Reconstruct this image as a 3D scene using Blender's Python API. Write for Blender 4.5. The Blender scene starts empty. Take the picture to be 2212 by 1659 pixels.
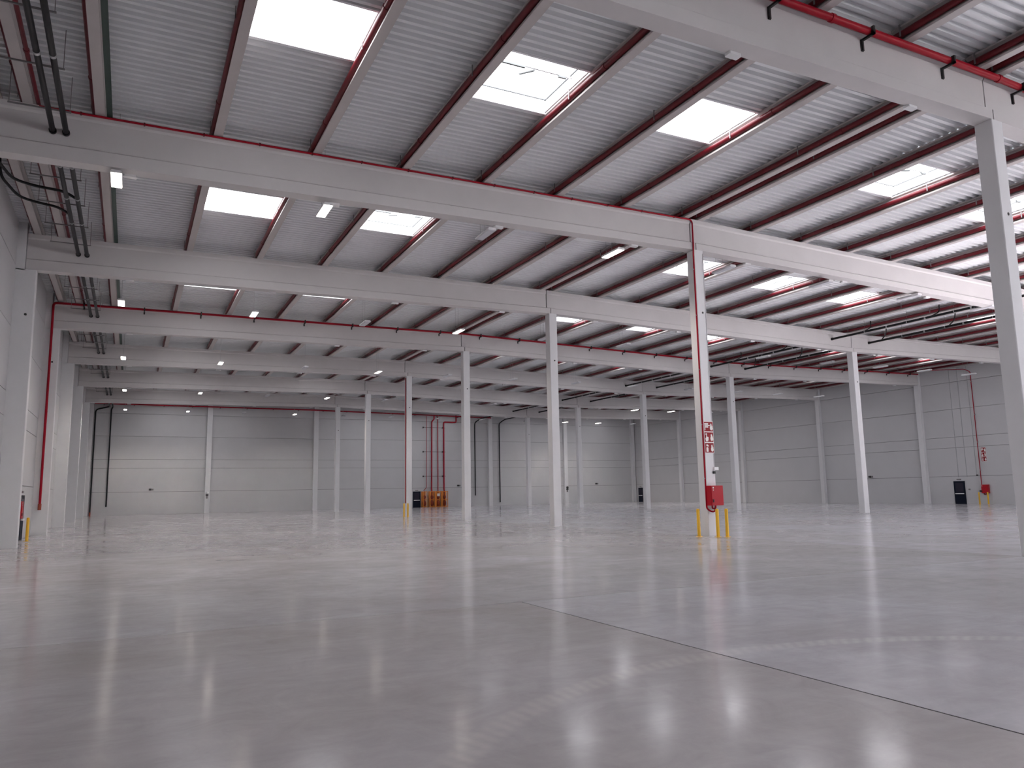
import bpy, math, random
from mathutils import Vector, Matrix
random.seed(7)
scene = bpy.context.scene
COL = scene.collection

# ------------------------------------------------------------------ camera
cam_d = bpy.data.cameras.new('camera')
cam = bpy.data.objects.new('camera', cam_d)
COL.objects.link(cam)
cam_d.sensor_width = 36.0
cam_d.lens = 26.638
cam_d.clip_end = 400
_rt = Vector((0.89415994, -0.44740391, -0.01754255))
_up = Vector((-0.04737422, -0.13349412, 0.98991667))
_fw = Vector((0.44523442, 0.88431276, 0.1405605))
cam.matrix_world = Matrix.Translation((-20.2988, -11.4229, 1.8274)) @ Matrix((_rt, _up, -_fw)).transposed().to_4x4()
scene.camera = cam

# ------------------------------------------------------------------ light and exposure
SKY_PANE = 4.8        # daylight seen through the translucent roof panes
LAMP = 9.0             # pendant lamp diffusers
LAMP_BEAM = 600.0      # watts of each lamp's downward beam
FRONT_FILL = 8.5        # glow of the added, unseen front wall glazing that lights the beam fronts
world = bpy.data.worlds.new('world')
scene.world = world
world.use_nodes = True
_bg = world.node_tree.nodes['Background']
_bg.inputs[0].default_value = (0.62, 0.74, 0.95, 1)
_bg.inputs[1].default_value = 4.0
sun_d = bpy.data.lights.new('sun', 'SUN')
sun = bpy.data.objects.new('sun', sun_d)
COL.objects.link(sun)
sun_d.energy = 275.0
sun_d.angle = math.radians(0.6)
sun_d.color = (1.0, 0.95, 0.94)
SUN_DIR = Vector((-0.20, 0.95, -0.157)).normalized()      # low sun through the strip opening added to the unseen front wall
sun.rotation_euler = SUN_DIR.to_track_quat('-Z', 'Y').to_euler()
sun.location = (20, -60, 30)
scene.view_settings.view_transform = 'Standard'
scene.view_settings.look = 'None'
scene.view_settings.gamma = 1.0
scene.view_settings.exposure = 0.76
scene.view_settings.use_curve_mapping = False
scene.cycles.max_bounces = 7
scene.cycles.diffuse_bounces = 4
scene.cycles.glossy_bounces = 3
scene.cycles.use_adaptive_sampling = True
scene.cycles.adaptive_threshold = 0.04
scene.cycles.sample_clamp_indirect = 8.0
scene.cycles.caustics_reflective = False
scene.cycles.caustics_refractive = False
scene.cycles.use_denoising = True

# ------------------------------------------------------------------ materials
MATS = {}
def mat(name, col, rough=0.6, metal=0.0, spec=0.5, noise=0.0, nscale=3.0, bump=0.0, emit=0.0, coat=0.0):
    m = bpy.data.materials.new(name)
    m.use_nodes = True
    nt = m.node_tree
    b = nt.nodes['Principled BSDF']
    b.inputs['Base Color'].default_value = (*col, 1)
    b.inputs['Roughness'].default_value = rough
    b.inputs['Metallic'].default_value = metal
    b.inputs['Specular IOR Level'].default_value = spec
    b.inputs['Coat Weight'].default_value = coat
    if emit:
        b.inputs['Emission Color'].default_value = (*col, 1)
        b.inputs['Emission Strength'].default_value = emit
    if noise or bump:
        g = nt.nodes.new('ShaderNodeNewGeometry')
        n = nt.nodes.new('ShaderNodeTexNoise')
        n.inputs['Scale'].default_value = nscale
        n.inputs['Detail'].default_value = 5
        n.inputs['Roughness'].default_value = 0.6
        nt.links.new(g.outputs['Position'], n.inputs['Vector'])
        if noise:
            mx = nt.nodes.new('ShaderNodeMix'); mx.data_type = 'RGBA'
            mx.inputs[6].default_value = (*[c * (1 - noise) for c in col], 1)
            mx.inputs[7].default_value = (*[min(1, c * (1 + noise)) for c in col], 1)
            nt.links.new(n.outputs['Fac'], mx.inputs[0])
            nt.links.new(mx.outputs[2], b.inputs['Base Color'])
        if bump:
            bp = nt.nodes.new('ShaderNodeBump')
            bp.inputs['Strength'].default_value = bump
            bp.inputs['Distance'].default_value = 0.02
            nt.links.new(n.outputs['Fac'], bp.inputs['Height'])
            nt.links.new(bp.outputs['Normal'], b.inputs['Normal'])
    MATS[name] = m
    return m

mat('concrete', (0.605, 0.58, 0.575), 0.62, noise=0.06, nscale=1.2)
mat('column_concrete', (0.73, 0.725, 0.735), 0.6, noise=0.05, nscale=1.5)
mat('purlin_concrete', (0.52, 0.48, 0.47), 0.65, noise=0.08, nscale=2.0)
mat('wall_concrete', (0.565, 0.56, 0.57), 0.7, noise=0.05, nscale=0.6)
mat('joint_dark', (0.10, 0.10, 0.105), 0.9)
mat('joint_black', (0.02, 0.018, 0.018), 0.9)
mat('deck_steel', (0.775, 0.79, 0.80), 0.42, metal=0.0, noise=0.04, nscale=1.0)
mat('red_pipe', (0.33, 0.004, 0.016), 0.42, spec=0.16, noise=0.08, nscale=4)
mat('sprinkler_red_shaded', (0.125, 0.007, 0.013), 0.38, spec=0.28, noise=0.08, nscale=4)  # pipe red darkened, shade under the roof put into the colour
mat('red_cabinet', (0.42, 0.005, 0.016), 0.35, spec=0.3, noise=0.04)
mat('red_print', (0.26, 0.004, 0.008), 0.45, spec=0.3)
mat('white_print', (0.85, 0.80, 0.78), 0.5)
mat('black_pipe', (0.009, 0.009, 0.010), 0.42, spec=0.25, noise=0.2, nscale=5)
mat('black_steel', (0.02, 0.019, 0.019), 0.5, noise=0.1)
mat('hanger_steel', (0.20, 0.19, 0.19), 0.5, noise=0.1)
mat('zinc', (0.45, 0.46, 0.47), 0.4, metal=0.6, noise=0.1)
mat('tray_green', (0.025, 0.050, 0.040), 0.5, noise=0.2, nscale=8)
mat('cable_black', (0.02, 0.025, 0.022), 0.6, noise=0.1)
mat('white_paint', (0.78, 0.78, 0.78), 0.45, noise=0.03)
mat('yellow_paint', (0.78, 0.45, 0.02), 0.4, noise=0.08, nscale=5)
mat('orange_paint', (0.80, 0.27, 0.04), 0.45, noise=0.08, nscale=5)
mat('valve_red', (0.26, 0.035, 0.012), 0.45, noise=0.1)
mat('navy_paint', (0.007, 0.010, 0.022), 0.55, spec=0.15, noise=0.1)
mat('navy_glass', (0.035, 0.033, 0.05), 0.25, spec=0.2)
mat('curb_white', (0.82, 0.83, 0.84), 0.5, noise=0.03)
mat('lamp_housing', (0.70, 0.69, 0.70), 0.45, noise=0.03)
mat('lamp_off', (0.62, 0.62, 0.66), 0.35, noise=0.03)
mat('actuator_grey', (0.13, 0.14, 0.14), 0.5, noise=0.1)
mat('gasket_grey', (0.16, 0.17, 0.175), 0.5, noise=0.1)
mat('asphalt', (0.45, 0.43, 0.40), 0.9, noise=0.1)
def emitter(name, col, strength):
    m = mat(name, (0.8, 0.8, 0.8), 0.4, noise=0.02)
    b = m.node_tree.nodes['Principled BSDF']
    b.inputs['Emission Color'].default_value = (*col, 1)
    b.inputs['Emission Strength'].default_value = strength
emitter('sky_pane', (0.965, 0.962, 1.0), SKY_PANE)
emitter('wall_pane', (0.965, 0.955, 1.0), FRONT_FILL)
emitter('lamp_on', (1.0, 0.90, 0.80), LAMP)

def floor_material(name, tint):
    m = bpy.data.materials.new(name); m.use_nodes = True
    nt = m.node_tree; N = nt.nodes; L = nt.links
    b = N['Principled BSDF']
    g = N.new('ShaderNodeNewGeometry')
    def noise(scale, detail, rough, sx=1, sy=1, dist=0):
        mp = N.new('ShaderNodeMapping'); mp.inputs['Scale'].default_value = (sx, sy, 1)
        n = N.new('ShaderNodeTexNoise'); n.inputs['Scale'].default_value = scale
        n.inputs['Detail'].default_value = detail; n.inputs['Roughness'].default_value = rough
        n.inputs['Distortion'].default_value = dist
        L.new(g.outputs['Position'], mp.inputs['Vector']); L.new(mp.outputs['Vector'], n.inputs['Vector'])
        return n.outputs['Fac']
    def ramp(src, stops):
        r = N.new('ShaderNodeValToRGB')
        while len(r.color_ramp.elements) < len(stops): r.color_ramp.elements.new(0.5)
        for e, (p, c) in zip(r.color_ramp.elements, stops):
            e.position = p; e.color = (*c, 1) if len(c) == 3 else c
        L.new(src, r.inputs[0]); return r.outputs[0]
    def mix(fac, a, bb, mode='MIX'):
        x = N.new('ShaderNodeMix'); x.data_type = 'RGBA'; x.blend_type = mode
        if isinstance(fac, float): x.inputs[0].default_value = fac
        else: L.new(fac, x.inputs[0])
        for i, v in ((6, a), (7, bb)):
            if isinstance(v, tuple): x.inputs[i].default_value = (*v, 1)
            else: L.new(v, x.inputs[i])
        return x.outputs[2]
    def math_(op, a, bb=None, c=None):
        x = N.new('ShaderNodeMath'); x.operation = op
        for i, v in enumerate((a, bb, c)):
            if v is None: continue
            if isinstance(v, (int, float)): x.inputs[i].default_value = v
            else: L.new(v, x.inputs[i])
        return x.outputs[0]
    big = ramp(noise(0.22, 4, 0.6, dist=0.6), [(0.32, (0.44, 0.42, 0.425)), (0.68, (0.53, 0.523, 0.543))])
    mott = ramp(noise(1.6, 8, 0.72, dist=1.2), [(0.3, (0.90, 0.89, 0.89)), (0.72, (1.07, 1.065, 1.065))])
    col = mix(1.0, big, mott, 'MULTIPLY')
    strk = ramp(noise(1.0, 6, 0.65, sx=0.5, sy=3.2, dist=0.5), [(0.35, (0.955, 0.955, 0.955)), (0.7, (1.04, 1.04, 1.04))])
    col = mix(1.0, col, strk, 'MULTIPLY')
    dark = ramp(noise(0.9, 7, 0.7, dist=1.0), [(0.62, (0, 0, 0)), (0.78, (1, 1, 1))])
    col = mix(math_('MULTIPLY', dark, 0.10), col, (0.22, 0.21, 0.21))
    # dusty tyre tracks: two arcs where a lift truck turned
    sx = N.new('ShaderNodeSeparateXYZ'); L.new(g.outputs['Position'], sx.inputs[0])
    breakup = noise(5.0, 5, 0.7)
    def arc(cx, cy, r, w, strength):
        nonlocal col
        dx = math_('SUBTRACT', sx.outputs[0], cx); dy = math_('SUBTRACT', sx.outputs[1], cy)
        d = math_('SQRT', math_('ADD', math_('MULTIPLY', dx, dx), math_('MULTIPLY', dy, dy)))
        e = math_('ABSOLUTE', math_('SUBTRACT', d, r))
        mk = N.new('ShaderNodeMapRange'); mk.inputs[1].default_value = w; mk.inputs[2].default_value = w * 0.55
        L.new(e, mk.inputs[0])
        up = N.new('ShaderNodeMapRange'); up.inputs[1].default_value = -1.5; up.inputs[2].default_value = 0.5
        L.new(dy, up.inputs[0])
        ang = math_('ARCTAN2', dy, dx)
        tread = math_('MULTIPLY_ADD', math_('SINE', math_('ADD', math_('MULTIPLY', ang, r * 42.0), math_('MULTIPLY', d, 20.0))), 0.28, 0.72)
        f = math_('MULTIPLY', math_('MULTIPLY', mk.outputs[0], up.outputs[0]), tread)
        f = math_('MULTIPLY', f, math_('MULTIPLY', breakup, strength * 2))
        col = mix(f, col, (0.60, 0.575, 0.57))
    arc(-14.2, -10.15, 5.55, 0.17, 0.55)
    arc(-15.6, -12.2, 5.2, 0.14, 0.12)
    col = mix(1.0, col, tint, 'MULTIPLY')
    L.new(col, b.inputs['Base Color'])
    rg = ramp(noise(0.8, 6, 0.65, dist=0.8), [(0.3, (0.11, 0.11, 0.11)), (0.72, (0.17, 0.17, 0.17))])
    L.new(rg, b.inputs['Roughness'])
    b.inputs['Specular IOR Level'].default_value = 0.19
    MATS[name] = m
floor_material('polished_concrete', (1.0, 0.995, 1.01))      # pours differ in shade; the cool tint also paints in bluish sky light
floor_material('polished_concrete_warm', (0.955, 0.93, 0.925))
floor_material('polished_concrete_cool', (1.10, 1.11, 1.15))

# ------------------------------------------------------------------ helpers
ORG = {}
class MB:
    """collects boxes, prisms and tubes in world coordinates; build() links them as one mesh object"""
    def __init__(s): s.v = []; s.f = []; s.sm = []
    def add(s, vs, fs, smooth=False):
        o = len(s.v); s.v += [tuple(p) for p in vs]
        for f in fs: s.f.append(tuple(i + o for i in f)); s.sm.append(smooth)
        return s
    def box(s, x0, x1, y0, y1, z0, z1):
        vs = [(x, y, z) for z in (z0, z1) for y in (y0, y1) for x in (x0, x1)]
        return s.add(vs, [(0, 2, 3, 1), (4, 5, 7, 6), (0, 1, 5, 4), (2, 6, 7, 3), (0, 4, 6, 2), (1, 3, 7, 5)])
    def bevbox(s, x0, x1, y0, y1, z0, z1, c=0.01):
        """box with chamfered vertical edges"""
        p = [(x0 + c, y0), (x1 - c, y0), (x1, y0 + c), (x1, y1 - c), (x1 - c, y1), (x0 + c, y1), (x0, y1 - c), (x0, y0 + c)]
        return s.prism(p, z0, z1)
    def prism(s, poly, z0, z1):
        n = len(poly)
        vs = [(x, y, z0) for x, y in poly] + [(x, y, z1) for x, y in poly]
        fs = [tuple(range(n - 1, -1, -1)), tuple(range(n, 2 * n))] + [(i, (i + 1) % n, n + (i + 1) % n, n + i) for i in range(n)]
        return s.add(vs, fs)
    def plate(s, poly, y0, y1):
        """polygon in x,z extruded along y"""
        n = len(poly)
        vs = [(x, y0, z) for x, z in poly] + [(x, y1, z) for x, z in poly]
        fs = [tuple(range(n)), tuple(range(2 * n - 1, n - 1, -1))] + [((i + 1) % n, i, n + i, n + (i + 1) % n) for i in range(n)]
        return s.add(vs, fs)
    def tube(s, pts, r, n=10, caps=True):
        pts = [Vector(p) for p in pts]
        rings = []
        t0 = (pts[1] - pts[0]).normalized()
        ref = Vector((0, 0, 1)) if abs(t0.z) < 0.9 else Vector((1, 0, 0))
        u = t0.cross(ref).normalized()
        for i, p in enumerate(pts):
            if i == 0: t = (pts[1] - p).normalized()
            elif i == len(pts) - 1: t = (p - pts[-2]).normalized()
            else: t = ((pts[i + 1] - p).normalized() + (p - pts[i - 1]).normalized()).normalized()
            u = (u - t * u.dot(t)).normalized(); w = t.cross(u)
            rings.append([p + (u * math.cos(2 * math.pi * k / n) + w * math.sin(2 * math.pi * k / n)) * r for k in range(n)])
        vs = [q for R in rings for q in R]
        fs = []
        for i in range(len(rings) - 1):
            for k in range(n):
                a = i * n + k; b = i * n + (k + 1) % n
                fs.append((a, b, b + n, a + n))
        s.add(vs, fs, True)
        if caps:
            s.add(rings[0], [tuple(range(n - 1, -1, -1))]); s.add(rings[-1], [tuple(range(n))])
        return s
    def lathe(s, c, prof, n=14):
        """profile (r,z) about a vertical axis through c"""
        vs = [(c[0] + r * math.cos(2 * math.pi * k / n), c[1] + r * math.sin(2 * math.pi * k / n), c[2] + z) for r, z in prof for k in range(n)]
        fs = [(i * n + k, i * n + (k + 1) % n, (i + 1) * n + (k + 1) % n, (i + 1) * n + k) for i in range(len(prof) - 1) for k in range(n)]
        s.add(vs, fs, True)
        s.add(vs[:n], [tuple(range(n - 1, -1, -1))]); s.add(vs[-n:], [tuple(range(n))])
        return s
    def mesh(s, name, m, org=(0, 0, 0)):
        me = bpy.data.meshes.new(name)
        me.from_pydata([(x - org[0], y - org[1], z - org[2]) for x, y, z in s.v], [], s.f)
        me.polygons.foreach_set('use_smooth', s.sm)
        me.materials.append(MATS[m]); me.update()
        return me
    def build(s, name, m, parent=None, org=None):
        if parent is not None: o_ = ORG.get(parent.name, tuple(parent.location))
        else: o_ = org or (0, 0, 0)
        ob = bpy.data.objects.new(name, s.mesh(name, m, o_))
        COL.objects.link(ob); ORG[ob.name] = o_
        if parent is not None: ob.parent = parent
        else: ob.location = o_
        return ob

def rounded(pts, r, n=5):
    """polyline with its corners rounded"""
    pts = [Vector(p) for p in pts]; out = [pts[0]]
    for i in range(1, len(pts) - 1):
        a = (pts[i - 1] - pts[i]); b = (pts[i + 1] - pts[i])
        rr = min(r, a.length * 0.49, b.length * 0.49)
        p0 = pts[i] + a.normalized() * rr; p1 = pts[i] + b.normalized() * rr
        for k in range(n + 1):
            t = k / n
            out.append(p0 * (1 - t) ** 2 + pts[i] * 2 * t * (1 - t) + p1 * t * t)
    out.append(pts[-1]); return out

def tag(o, label, cat, group=None):
    o['label'] = label; o['category'] = cat
    if group: o['group'] = group
    return o
def thing(name, loc, label, cat, group=None, rz=0.0):
    o = bpy.data.objects.new(name, None); COL.objects.link(o)
    o.location = loc; o.rotation_euler = (0, 0, rz); o.empty_display_size = 0.2
    return tag(o, label, cat, group)
def structure(o):
    o['kind'] = 'structure'; return o
def inst(me, name, parent=None, loc=(0, 0, 0), rot=(0, 0, 0), scale=(1, 1, 1)):
    o = bpy.data.objects.new(name, me); COL.objects.link(o)
    o.location = loc; o.rotation_euler = rot; o.scale = scale
    if parent is not None: o.parent = parent
    return o
def dup(root, loc, rz=None, label=None, group=None):
    r = root.copy(); COL.objects.link(r); r.location = loc
    if rz is not None: r.rotation_euler = (0, 0, rz)
    if label: r['label'] = label
    if group: r['group'] = group
    for ch in root.children:
        c = ch.copy(); COL.objects.link(c); c.parent = r
        for g in ch.children:
            d = g.copy(); COL.objects.link(d); d.parent = c
    return r

# ------------------------------------------------------------------ dimensions of the hall
XL, XR, YF, YB = -24.8, 47.7, 83.0, -24.0          # inner wall faces
ROW1, ROW2 = 0.0, 23.79
FR = [-12, 0, 12, 24, 36, 48, 60, 72]              # portal frames
HB = 0.235
def pw(x, pts):
    for (a, za), (b, zb) in zip(pts, pts[1:]):
        if x <= b or (b, zb) == pts[-1]: return za + (zb - za) * (x - a) / (b - a)
def z_soffit(x): return pw(x, [(-24.6, 11.06), (-0.25, 11.44), (23.68, 10.90), (47.7, 11.30)])
def z_ledge(x): return pw(x, [(-24.6, 11.50), (-0.25, 11.74), (23.68, 11.18), (47.7, 11.58)])
def z_top(x): return pw(x, [(-24.6, 12.55), (-0.25, 12.72), (23.68, 12.15), (47.7, 12.46)])
PD = 0.45                                           # purlin depth
def z_deck(x): return z_top(x) + PD

# ------------------------------------------------------------------ floor
floor = MB().box(XL - 0.3, XR + 0.3, YB - 0.3, YF + 0.3, -0.40, -0.05).build('floor', 'joint_black')
structure(floor)
def slab(x0, x1, y0, y1, g=0.004, m='polished_concrete'):
    MB().box(x0 + g, x1 - g, y0 + g, y1 - g, -0.06, 0.0).build('floor_slab', m, floor)
_xs = [XL - 0.2, -14.35, -0.17, 11.9, 23.8, 35.7, XR + 0.2]
for a, b in zip(_xs, _xs[1:]):
    for y0, y1 in ((YB - 0.2, -12.0), (-12.0, 0.18)): slab(a, b, y0, y1, 0.012 if a < 0 else 0.004, 'polished_concrete_warm' if a < -20 else 'polished_concrete_cool')
_xs = [XL - 0.2, -0.17, 23.8, XR + 0.2]; _ys = [0.18, 24.2, 48.2, 72.2, YF + 0.2]
for a, b in zip(_xs, _xs[1:]):
    for c, d in zip(_ys, _ys[1:]): slab(a, b, c, d, 0.004, 'polished_concrete' if a < -20 else 'polished_concrete_cool')

MB().box(-14.363, -14.337, YB - 0.1, 0.17, -0.055, -0.003).build('joint_sealant', 'joint_black', floor)
MB().box(-14.3, -0.2, 0.174, 0.186, -0.055, -0.003).build('joint_sealant', 'joint_dark', floor)

# ------------------------------------------------------------------ walls of precast panels
JZ = [0.0, 2.5, 5.12, 6.1, 8.68, 11.2, 13.75]
def wall_along_y(name, xin, sgn, breaks):
    """sgn -1: wall body lies at smaller x"""
    x0, x1 = sorted((xin + sgn * 0.20, xin + sgn * 0.26))
    w = structure(MB().box(x0, x1, YB - 0.2, YF + 0.2, -0.02, 13.8).build(name, 'joint_dark'))
    a, b = sorted((xin, xin + sgn * 0.205))
    for y0, y1 in zip(breaks, breaks[1:]):
        for z0, z1 in zip(JZ, JZ[1:]):
            MB().box(a, b, y0 + 0.008, y1 - 0.008, z0 + (0.014 if z0 else 0), z1 - 0.014).build('wall_panel', 'wall_concrete', w)
    return w
yb = [YB] + FR + [YF]
wall_left = wall_along_y('wall_left', XL, -1, yb)
wall_right = wall_along_y('wall_right', XR, 1, yb)
def wall_along_x(name, yin, sgn, breaks, holes=()):
    """holes: (x0, x1, z0, z1) left open"""
    y0, y1 = sorted((yin + sgn * 0.20, yin + sgn * 0.26)); a, b = sorted((yin, yin + sgn * 0.205))
    def open_(x, z): return any(h[0] < x < h[1] and h[2] < z < h[3] for h in holes)
    m = MB()
    xs = [XL - 0.2] + breaks[1:-1] + [XR + 0.2]
    for x0, x1 in zip(xs, xs[1:]):
        for z0, z1 in zip(JZ, JZ[1:]):
            if not open_((x0 + x1) / 2, (z0 + z1) / 2): m.box(x0, x1, y0, y1, z0, z1)
    w = structure(m.build(name, 'joint_dark'))
    for x0, x1 in zip(breaks, breaks[1:]):
        for z0, z1 in zip(JZ, JZ[1:]):
            if open_((x0 + x1) / 2, (z0 + z1) / 2): continue
            MB().box(x0 + 0.008, x1 - 0.008, a, b, z0 + (0.014 if z0 else 0), z1 - 0.014).build('wall_panel', 'wall_concrete', w)
    return w
wall_far = wall_along_x('wall_back', YF, 1, [XL, -12.27, 0.0, 11.9, 23.6, 35.5, XR])
STRIP_X0, STRIP_X1, STRIP_Z = 20.0, 34.0, 3.95  # added unseen opening, placed so the sun patch lands beside the view
wall_near = wall_along_x('wall_front', YB, -1, [XL, -12.27, 0.0, STRIP_X0, STRIP_X1, 35.5, XR], ((STRIP_X0, STRIP_X1, 2.5, 5.12), (0.0, 35.5, 6.1, 8.68)))
MB().box(STRIP_X0, STRIP_X1, YB - 0.26, YB, 2.5, STRIP_Z).build('wall_panel', 'wall_concrete', wall_near)
apron = MB().box(-30, 60, -60, YB - 0.3, -0.4, -0.02).build('yard_ground', 'asphalt')
structure(apron)

# ------------------------------------------------------------------ roof: purlin lines, corrugated deck, skylights
PUR = [-24.11, -23.27, -21.53] + [-0.58 - 2.97 * k for k in range(6, 0, -1)] + [-0.58, 0.16] + [0.16 + 2.95 * k for k in range(1, 8)] + [23.45, 24.25] + [24.25 + 2.93 * k for k in range(1, 8)] + [47.2]
PUR = sorted(PUR)
BAYS = [-24, -12, 0, 12, 24, 36, 48, 60, 72]
PITCH, NR = 12.0 / 44, 44
RIB = 0.10
def deck_mesh(name, ranges):
    """unit-wide (x 0..1) corrugated sheet with ribs across, drawn over the y ranges given"""
    prof = []
    for i in range(NR):
        y = i * PITCH
        prof += [(y, 0.0), (y + PITCH * 0.40, 0.0), (y + PITCH * 0.52, RIB), (y + PITCH * 0.88, RIB)]
    prof.append((NR * PITCH, 0.0))
    def at(yq):
        for (a, za), (b, zb) in zip(prof, prof[1:]):
            if a <= yq <= b: return za + (zb - za) * (yq - a) / (b - a + 1e-9)
        return 0.0
    m = MB()
    for y0, y1 in ranges:
        seg = [(y0, at(y0))] + [(y, z) for y, z in prof if y0 + 1e-4 < y < y1 - 1e-4] + [(y1, at(y1))]
        vs = [(x, y, z) for x in (0.0, 1.0) for y, z in seg]; n = len(seg)
        m.add(vs, [(k, k + n, k + n + 1, k + 1) for k in range(n - 1)])
    return m.mesh(name, 'deck_steel')
HY0, HY1 = 4.70, 7.27
DK_FULL = deck_mesh('deck_panel', [(0, 12)])
HOLE = {'vent': (HY0, HY1), 'plain': (5.0, 7.47), 'first': (4.55, 6.80)}
DK_HOLE = {k: deck_mesh('deck_panel_open', [(0, h[0]), (h[1], 12)]) for k, h in HOLE.items()}
ceiling = bpy.data.objects.new('ceiling', None); COL.objects.link(ceiling); structure(ceiling)
GAPS = list(zip(PUR, PUR[1:]))
def gap_of(x):
    for i, (a, b) in enumerate(GAPS):
        if a <= x < b: return i
PLAIN = [gap_of(-16.9), gap_of(-5.0), gap_of(16.5), gap_of(41)]
VENT = [gap_of(-10.9), gap_of(4.6), gap_of(10.5), gap_of(29), gap_of(35)]
ONLY_FIRST = gap_of(-5.0)
sky_at = {}
for bi, y0 in enumerate(BAYS):
    sy = (YF + 0.15 - y0) / 12.0 if y0 == 72 else 1.0
    for gi, (a, b) in enumerate(GAPS):
        xa = XL - 0.15 if gi == 0 else a; xb = XR + 0.15 if gi == len(GAPS) - 1 else b
        k = None
        if gi in PLAIN and (gi != ONLY_FIRST or bi in (2, 6)): k = 'first' if y0 == 0 else 'plain'
        if gi in VENT: k = 'vent'
        if k: sky_at[(bi, gi)] = k
        za, zb = z_deck(xa), z_deck(xb)
        w = math.hypot(xb - xa, zb - za) + 0.004
        inst(DK_HOLE[k] if k else DK_FULL, 'deck_panel', ceiling, (xa, y0, za), (0, -math.atan2(zb - za, xb - xa), 0), (w, sy, 1))

wn = 0
def skylight(bi, gi, kind):
    global wn
    wn += 1
    a, b = GAPS[gi]; y0 = BAYS[bi]
    h0, h1 = HOLE[kind]
    if kind == 'first': kind = 'plain'
    x0, x1 = a + (0.15 if kind == 'plain' else 0.42), b - 0.15
    k_ = (YF + 0.15 - 72) / 12 if y0 == 72 else 1.0
    ya, yb_ = y0 + h0 * k_ - 0.01, y0 + h1 * k_ + 0.01
    zc = (z_deck(x0) + z_deck(x1)) / 2
    root = structure(thing('window_%d' % wn, ((x0 + x1) / 2, (ya + yb_) / 2, zc),
        'translucent roof skylight glowing with daylight between two purlins' if kind == 'plain' else 'smoke vent skylight with white kerb and opening gear in the roof', 'skylight',
        'plain roof skylights' if kind == 'plain' else 'smoke vent skylights'))
    t = 0.05
    h = 0.10 if kind == 'plain' else 0.34
    zt = zc + h
    m = MB()
    zl, zr = z_deck(a), z_deck(b)
    zb0 = min(zl, zr) - 0.02
    m.box(a - 0.02, b + 0.02, ya - 0.03, ya + 0.04, zb0, zt + 0.10).box(a - 0.02, b + 0.02, yb_ - 0.04, yb_ + 0.03, zb0, zt + 0.10)
    m.box(a - 0.02, x0, ya, yb_, zb0 + 0.06, zt + 0.10).box(x1, b + 0.02, ya, yb_, zb0 + 0.06, zt + 0.10)
    m.build('kerb', 'curb_white', root)
    n = 8; vs = []; fs = []
    px0, px1, py0, py1 = x0 - 0.01, x1 + 0.01, ya + 0.03, yb_ - 0.03
    for j in range(n + 1):
        for i in range(n + 1):
            u, w = i / n, j / n
            vs.append((px0 + (px1 - px0) * u, py0 + (py1 - py0) * w, zt + 0.16 * (1 - (2 * u - 1) ** 4) * (1 - (2 * w - 1) ** 4)))
    for j in range(n):
        for i in range(n):
            q = j * (n + 1) + i
            fs.append((q, q + n + 1, q + n + 2, q + 1))
    MB().add(vs, fs, True).build('pane', 'sky_pane', root)
    if kind == 'vent':
        g0, g1, q0, q1, gz = px0 + 0.05, px1 - 0.05, py0 + 0.05, py1 - 0.16, zt - 0.03
        MB().box(g0, g1, q0, q0 + 0.05, gz, gz + 0.03).box(g0, g1, q1 - 0.05, q1, gz, gz + 0.03).box(g0, g0 + 0.05, q0, q1, gz, gz + 0.03).box(g1 - 0.05, g1, q0, q1, gz, gz + 0.03).build('gasket', 'gasket_grey', root)
        cy = (ya + yb_) / 2 - 0.35; cx = (x0 + x1) / 2 - 0.2
        MB().box(x0, x1, cy - 0.025, cy + 0.025, zt - 0.07, zt - 0.01).build('cross_bar', 'curb_white', root)
        MB().box(x0 + 0.1, x0 + 0.9, cy - 0.03, cy + 0.03, zt - 0.12, zt - 0.07).build('link_arm', 'actuator_grey', root)
        MB().tube([(cx - 0.05, cy + 0.42, zt - 0.05), (cx + 0.1, cy - 0.15, zt - 0.22)], 0.035, 8).build('actuator', 'actuator_grey', root)
        MB().box(x1 - 0.45, x1 - 0.2, cy - 0.03, cy + 0.03, zt - 0.13, zt - 0.07).build('hinge', 'actuator_grey', root)
    return root
for (bi, gi), k in sorted(sky_at.items()): skylight(bi, gi, k)

# added glowing glazing, out of view, to light the hall from the front
for k in range(12):
    x0 = 0.0 + 35.5 / 12 * k; x1 = x0 + 35.5 / 12; wn += 1
    root = structure(thing('window_%d' % wn, ((x0 + x1) / 2, YB - 0.1, 6.1), 'added unseen glazed bay in the front wall glowing to light the hall', 'window', 'added front wall glazing'))
    MB().box(x0, x0 + 0.06, YB - 0.2, YB, 6.09, 8.69).box(x1 - 0.06, x1, YB - 0.2, YB, 6.09, 8.69).box(x0, x1, YB - 0.2, YB, 6.09, 6.16).box(x0, x1, YB - 0.2, YB, 8.62, 8.69).build('frame', 'white_paint', root)
    MB().box(x0 + 0.05, x1 - 0.05, YB - 0.12, YB - 0.1, 6.15, 8.63).build('pane', 'wall_pane', root)

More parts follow.
